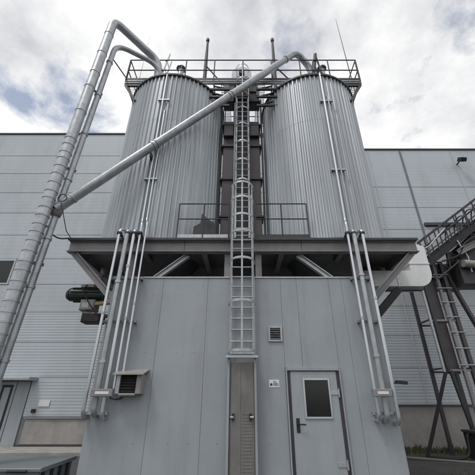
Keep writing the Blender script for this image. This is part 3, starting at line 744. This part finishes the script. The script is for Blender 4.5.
# ================================================================== WHITE AIR DUCT on the right
du = thing('air_duct', 'white rectangular duct elbow at the right end of the platform', 'duct', (4.3, 7.85, 4.1))
poly_o = [(2.9, 4.12), (4.52, 4.12)]
for k in range(9):
    a = -math.pi / 2 + k / 8 * math.pi / 2
    poly_o.append((4.52 + 0.36 * math.cos(a), 4.50 + 0.38 * math.sin(a)))
poly_o += [(4.88, 5.22), (4.44, 5.42), (4.36, 4.9), (4.36, 4.54), (2.9, 4.54)]
dct = MB().prism(poly_o, 7.6, 8.1).build('duct', 'white', du)
for x in (3.3, 3.95):
    MB().box(x, x + 0.025, 7.585, 8.115, 4.105, 4.555).build('flange', 'white', dct)
    for z in (4.18, 4.32, 4.46):
        MB().tube([(x + 0.06, 7.59, z), (x + 0.06, 7.602, z)], 0.012, 6).build('rivet', 'galv', dct)
MB().box(4.345, 4.895, 7.585, 8.115, 4.72, 4.745).build('flange', 'white', dct)
MB().bar((3.76, 7.3, 3.93), (3.05, 7.3, 3.24), 0.16, 0.16, (0, 1, 0)).build('brace', 'black', du)
MB().box(3.4, 4.5, 7.5, 7.62, 3.99, 4.055).build('cradle', 'dark', du)

# ================================================================== CONVEYOR on the right
cv = thing('belt_conveyor', 'dark inclined conveyor with mesh-sided railing climbing out right', 'conveyor', (7.2, 10.9, 6.3))
cdir = (Vector((9.16, 0, 7.72)) - Vector((7.18, 0, 6.35)))
p0 = Vector((6.75, 0, 6.02)); p1 = p0 + cdir * 2.6
for y in (10.6, 11.5):
    MB().ibeam(p0 + Vector((0, y, 0)), p1 + Vector((0, y, 0)), 0.34, 0.12, 0.03, 0.02, (-0.66, 0, 0.75)).build('stringer', 'black', cv)
MB().bar(p0 + Vector((0.05, 11.05, 0.14)), p1 + Vector((0, 11.05, 0.14)), 0.74, 0.03, (-0.66, 0, 0.75)).build('belt', 'black', cv)
for k in range(12):
    c = p0.lerp(p1, (k + 0.5) / 12)
    MB().tube([(c.x, 10.68, c.z - 0.02), (c.x, 11.42, c.z - 0.02)], 0.06, 10).build('roller', 'dark', cv)
for y in (10.52, 11.58):
    tops = []
    for k in range(11):
        c = p0.lerp(p1, (k + 0.2) / 11)
        MB().tube([(c.x, y, c.z + 0.1), (c.x, y, c.z + 0.95)], 0.026, 8).build('post', 'dark', cv); tops.append(c)
    for hh in (0.95, 0.62, 0.34):
        MB().tube([tops[0] + Vector((-0.3, y, hh - 0.25)), tops[-1] + Vector((0, y, hh))], 0.024, 8).build('rail', 'dark', cv)
MB().tube([tops[0] + Vector((-0.4, 10.5, 0.3)), tops[0] + Vector((0.1, 10.5, 0.55)), tops[0] + Vector((0.9, 10.5, 1.3))], 0.03, 8).build('grab_rail', 'galv', cv)
for y in (10.62, 11.48):      # truss under the belt
    lo = [p0.lerp(p1, k / 9) + Vector((0.25, y, -0.62)) for k in range(10)]
    hi = [p0.lerp(p1, (k + 0.5) / 9) + Vector((0, y, -0.17)) for k in range(9)]
    MB().tube([lo[0], lo[-1]], 0.035, 8).build('lower_chord', 'dark', cv)
    for k in range(9):
        MB().tube([lo[k], hi[k]], 0.022, 6).build('lattice', 'dark', cv)
        MB().tube([hi[k], lo[k + 1]], 0.022, 6).build('lattice', 'dark', cv)
for k in range(5):            # guard hoops over the belt
    c = p0.lerp(p1, 0.32 + k * 0.09)
    MB().tube([(c.x, 11.05 - 0.5 * math.cos(a * math.pi / 10), c.z + 0.12 + 0.62 * math.sin(a * math.pi / 10)) for a in range(11)], 0.025, 6).build('hoop', 'dark', cv)
MB().tube(rounded([p0 + Vector((0.5, 10.48, 0.0)), p0 + Vector((1.2, 10.46, 0.2)), p0 + Vector((1.5, 10.44, 0.75)), p0 + Vector((2.6, 10.46, 1.25)), p0 + Vector((3.2, 10.48, 2.0))], 0.3), 0.03, 8).build('cable', 'black', cv)
# head machinery under the conveyor
hd = thing('drive_station', 'dark conveyor drive hood with chute at the right edge', 'machine', (9.4, 11.0, 6.5))
MB().prism([(8.1, 6.2), (11.2, 6.2), (11.2, 8.9), (10.2, 8.2), (9.2, 7.45), (8.4, 6.85)], 10.75, 11.7).build('hood', 'dark', hd)
MB().ibeam((7.9, 10.45, 6.35), (11.5, 10.45, 8.05), 0.22, 0.14).build('beam', 'beam', hd)
MB().tube([(9.75, 10.4, 7.75), (9.75, 10.76, 7.75)], 0.38, 24).build('pulley', 'black', hd)
MB().tube([(9.75, 10.34, 7.75), (9.75, 10.39, 7.75)], 0.14, 16).build('pulley_hub', 'galv', hd)
MB().tube([(7.95, 10.45, 5.92), (8.9, 10.45, 5.84)], 0.14, 16).build('motor', 'beige', hd)
MB().cbox(7.9, 8.9, 10.62, 11.3, 5.2, 6.15, 0.02).build('gear_housing', 'dark', hd)
MB().tube([(8.1, 10.55, 6.9), (8.25, 10.5, 6.2), (8.2, 10.5, 5.6)], 0.03, 8).build('hose', 'galv', hd)

# support tower with legs and rungs
tw = thing('support_tower', 'tall pinkish-grey lattice tower carrying the conveyor on the right', 'tower', (7.0, 11.0, 0))
for x, m_, w in ((6.54, 'galv', 0.07), (6.68, 'dark', 0.10), (7.2, 'beam', 0.10), (7.48, 'brown', 0.12)):
    MB().bar((x, 11.0, 2.35 if x < 7 else 0.55), (x, 11.0, 6.2), w, w).build('upright', m_, tw)
for x, m_, w in ((6.62, 'brown', 0.10), (7.48, 'brown', 0.10)):
    MB().bar((x, 11.9, 0.0), (x, 11.9, 6.2), w, w).build('upright', m_, tw)
for k in range(7):
    z = 2.55 + k * 0.52
    MB().tube([(7.05, 10.93, z), (7.60, 10.93, z)], 0.022, 8).build('rung', 'galv', tw)
for z in (2.4, 4.0, 5.6):
    MB().bar((6.58, 11.005, z), (7.42, 11.005, z), 0.052, 0.06).build('cross_bar', 'beam', tw)
    MB().bar((6.67, 11.9, z), (7.43, 11.9, z), 0.06, 0.06).build('cross_bar', 'brown', tw)
    for x in (6.62, 7.48):
        MB().bar((x, 11.06, z + 0.07), (x, 11.85, z + 0.07), 0.05, 0.05).build('cross_bar', 'brown', tw)
MB().box(6.72, 7.14, 11.12, 11.16, 2.3, 6.0).build('back_sheet', 'brown', tw)
MB().cbox(7.0, 8.4, 11.2, 11.9, 5.3, 6.2, 0.02).build('head_panel', 'brown', tw)
MB().bar((6.66, 11.0, 2.5), (5.62, 11.5, 0.0), 0.13, 0.10).build('raking_leg', 'black', tw)
MB().bar((6.75, 11.0, 2.4), (7.15, 11.25, 0.0), 0.10, 0.08).build('raking_leg', 'dark', tw)
MB().bar((7.55, 11.0, 5.9), (8.35, 11.2, 3.4), 0.12, 0.12).build('raking_leg', 'brown', tw)
MB().bar((8.35, 11.2, 3.4), (8.5, 11.2, 0.0), 0.12, 0.12).build('upright', 'brown', tw)
MB().bar((8.9, 11.1, 5.6), (8.0, 11.1, 3.3), 0.10, 0.10).build('raking_leg', 'dark', tw)

# ================================================================== SMALL THINGS ON THE GROUND
bn = thing('steel_bin', 'low grey-blue lidded steel container at the lower left corner', 'container', (-4.4, 6.4, 0))
MB().box(-5.9, -3.14, 5.92, 6.98, 0.02, 0.58).build('body', 'bin', bn)
MB().cbox(-5.95, -3.09, 5.87, 7.03, 0.585, 0.64, 0.012).build('lid', 'bin', bn)
for k in range(4):
    MB().box(-3.138, -3.11, 6.0 + k * 0.26, 6.06 + k * 0.26, 0.03, 0.58).build('rib', 'black', bn)
for k in range(3):
    MB().tube([(-5.4 + k * 0.9, 5.86, 0.6), (-5.1 + k * 0.9, 5.86, 0.6)], 0.018, 8).build('hinge', 'black', bn)
cr_ = thing('plastic_crate', 'black ribbed box on the ground under the conveyor tower', 'crate', (7.15, 10.9, 0))
MB().cbox(6.72, 7.7, 10.5, 11.2, 0.0, 0.68, 0.015).build('body', 'black', cr_)
for k in range(6):
    MB().box(6.78 + k * 0.155, 6.82 + k * 0.155, 10.47, 10.499, 0.05, 0.6).build('rib', 'dark', cr_)
MB().cbox(6.69, 7.73, 10.45, 11.23, 0.681, 0.74, 0.012).build('lid', 'dark', cr_)
hp = rounded([(6.75, 10.95, 0.66), (6.62, 10.85, 0.62), (6.5, 10.8, 0.12), (6.2, 10.75, 0.05), (5.9, 10.9, 0.04), (5.55, 11.2, 0.035)], 0.3)
tag(MB().tube(hp, 0.035, 10).build('hose', 'black'), 'black hose drooping from the box to the raking leg', 'hose')
pk = MB().bar((4.6, 11.4, 0.03), (9.0, 8.9, 0.03), 0.07, 0.035)
tag(pk.build('timber_batten', 'beige'), 'thin pale batten lying on the ground at lower right', 'batten')
wm = MB()
for i in range(1500):
    x = random.choice((random.uniform(2.9, 5.6), random.uniform(4.6, 9))); y = 12.75 - abs(random.gauss(0, 0.35))
    if x < 3.2: y = random.uniform(7, 12.7)
    hh = random.uniform(0.03, 0.16) * (1 + 2.2 * max(0, math.sin(x * 5.1) * math.sin(x * 1.7)) ** 2); a = random.uniform(0, 6.28); w = random.uniform(0.006, 0.03)
    lx, ly = math.cos(a) * hh * 0.5, math.sin(a) * hh * 0.5
    wm.add([(x - w, y, 0), (x + w, y, 0), (x + lx * 0.5 + w * 0.7, y + ly * 0.5, hh * 0.6), (x + lx * 0.5 - w * 0.7, y + ly * 0.5, hh * 0.6), (x + lx, y + ly, hh)],
           [(0, 1, 2, 3), (3, 2, 4)])
wo = wm.build('weeds', 'weed'); wo['kind'] = 'stuff'; tag(wo, 'dry weeds along the foot of the right hall wall', 'weeds')

dm = MB()
for i in range(350):
    x = random.uniform(2.8, 9.5); y = random.uniform(8.2, 12.8); r = random.uniform(0.006, 0.024); z = r * 0.4
    pts = [(x + r * random.uniform(0.6, 1.2) * math.cos(k * 1.257), y + r * random.uniform(0.6, 1.2) * math.sin(k * 1.257), 0.0) for k in range(5)]
    dm.add(pts + [(x, y, r * random.uniform(0.5, 1.1) + 0.012)], [(k, (k + 1) % 5, 5) for k in range(5)])
do = dm.build('gravel', 'asphalt'); do['kind'] = 'stuff'; tag(do, 'loose stones scattered on the ground by the right hall', 'gravel')
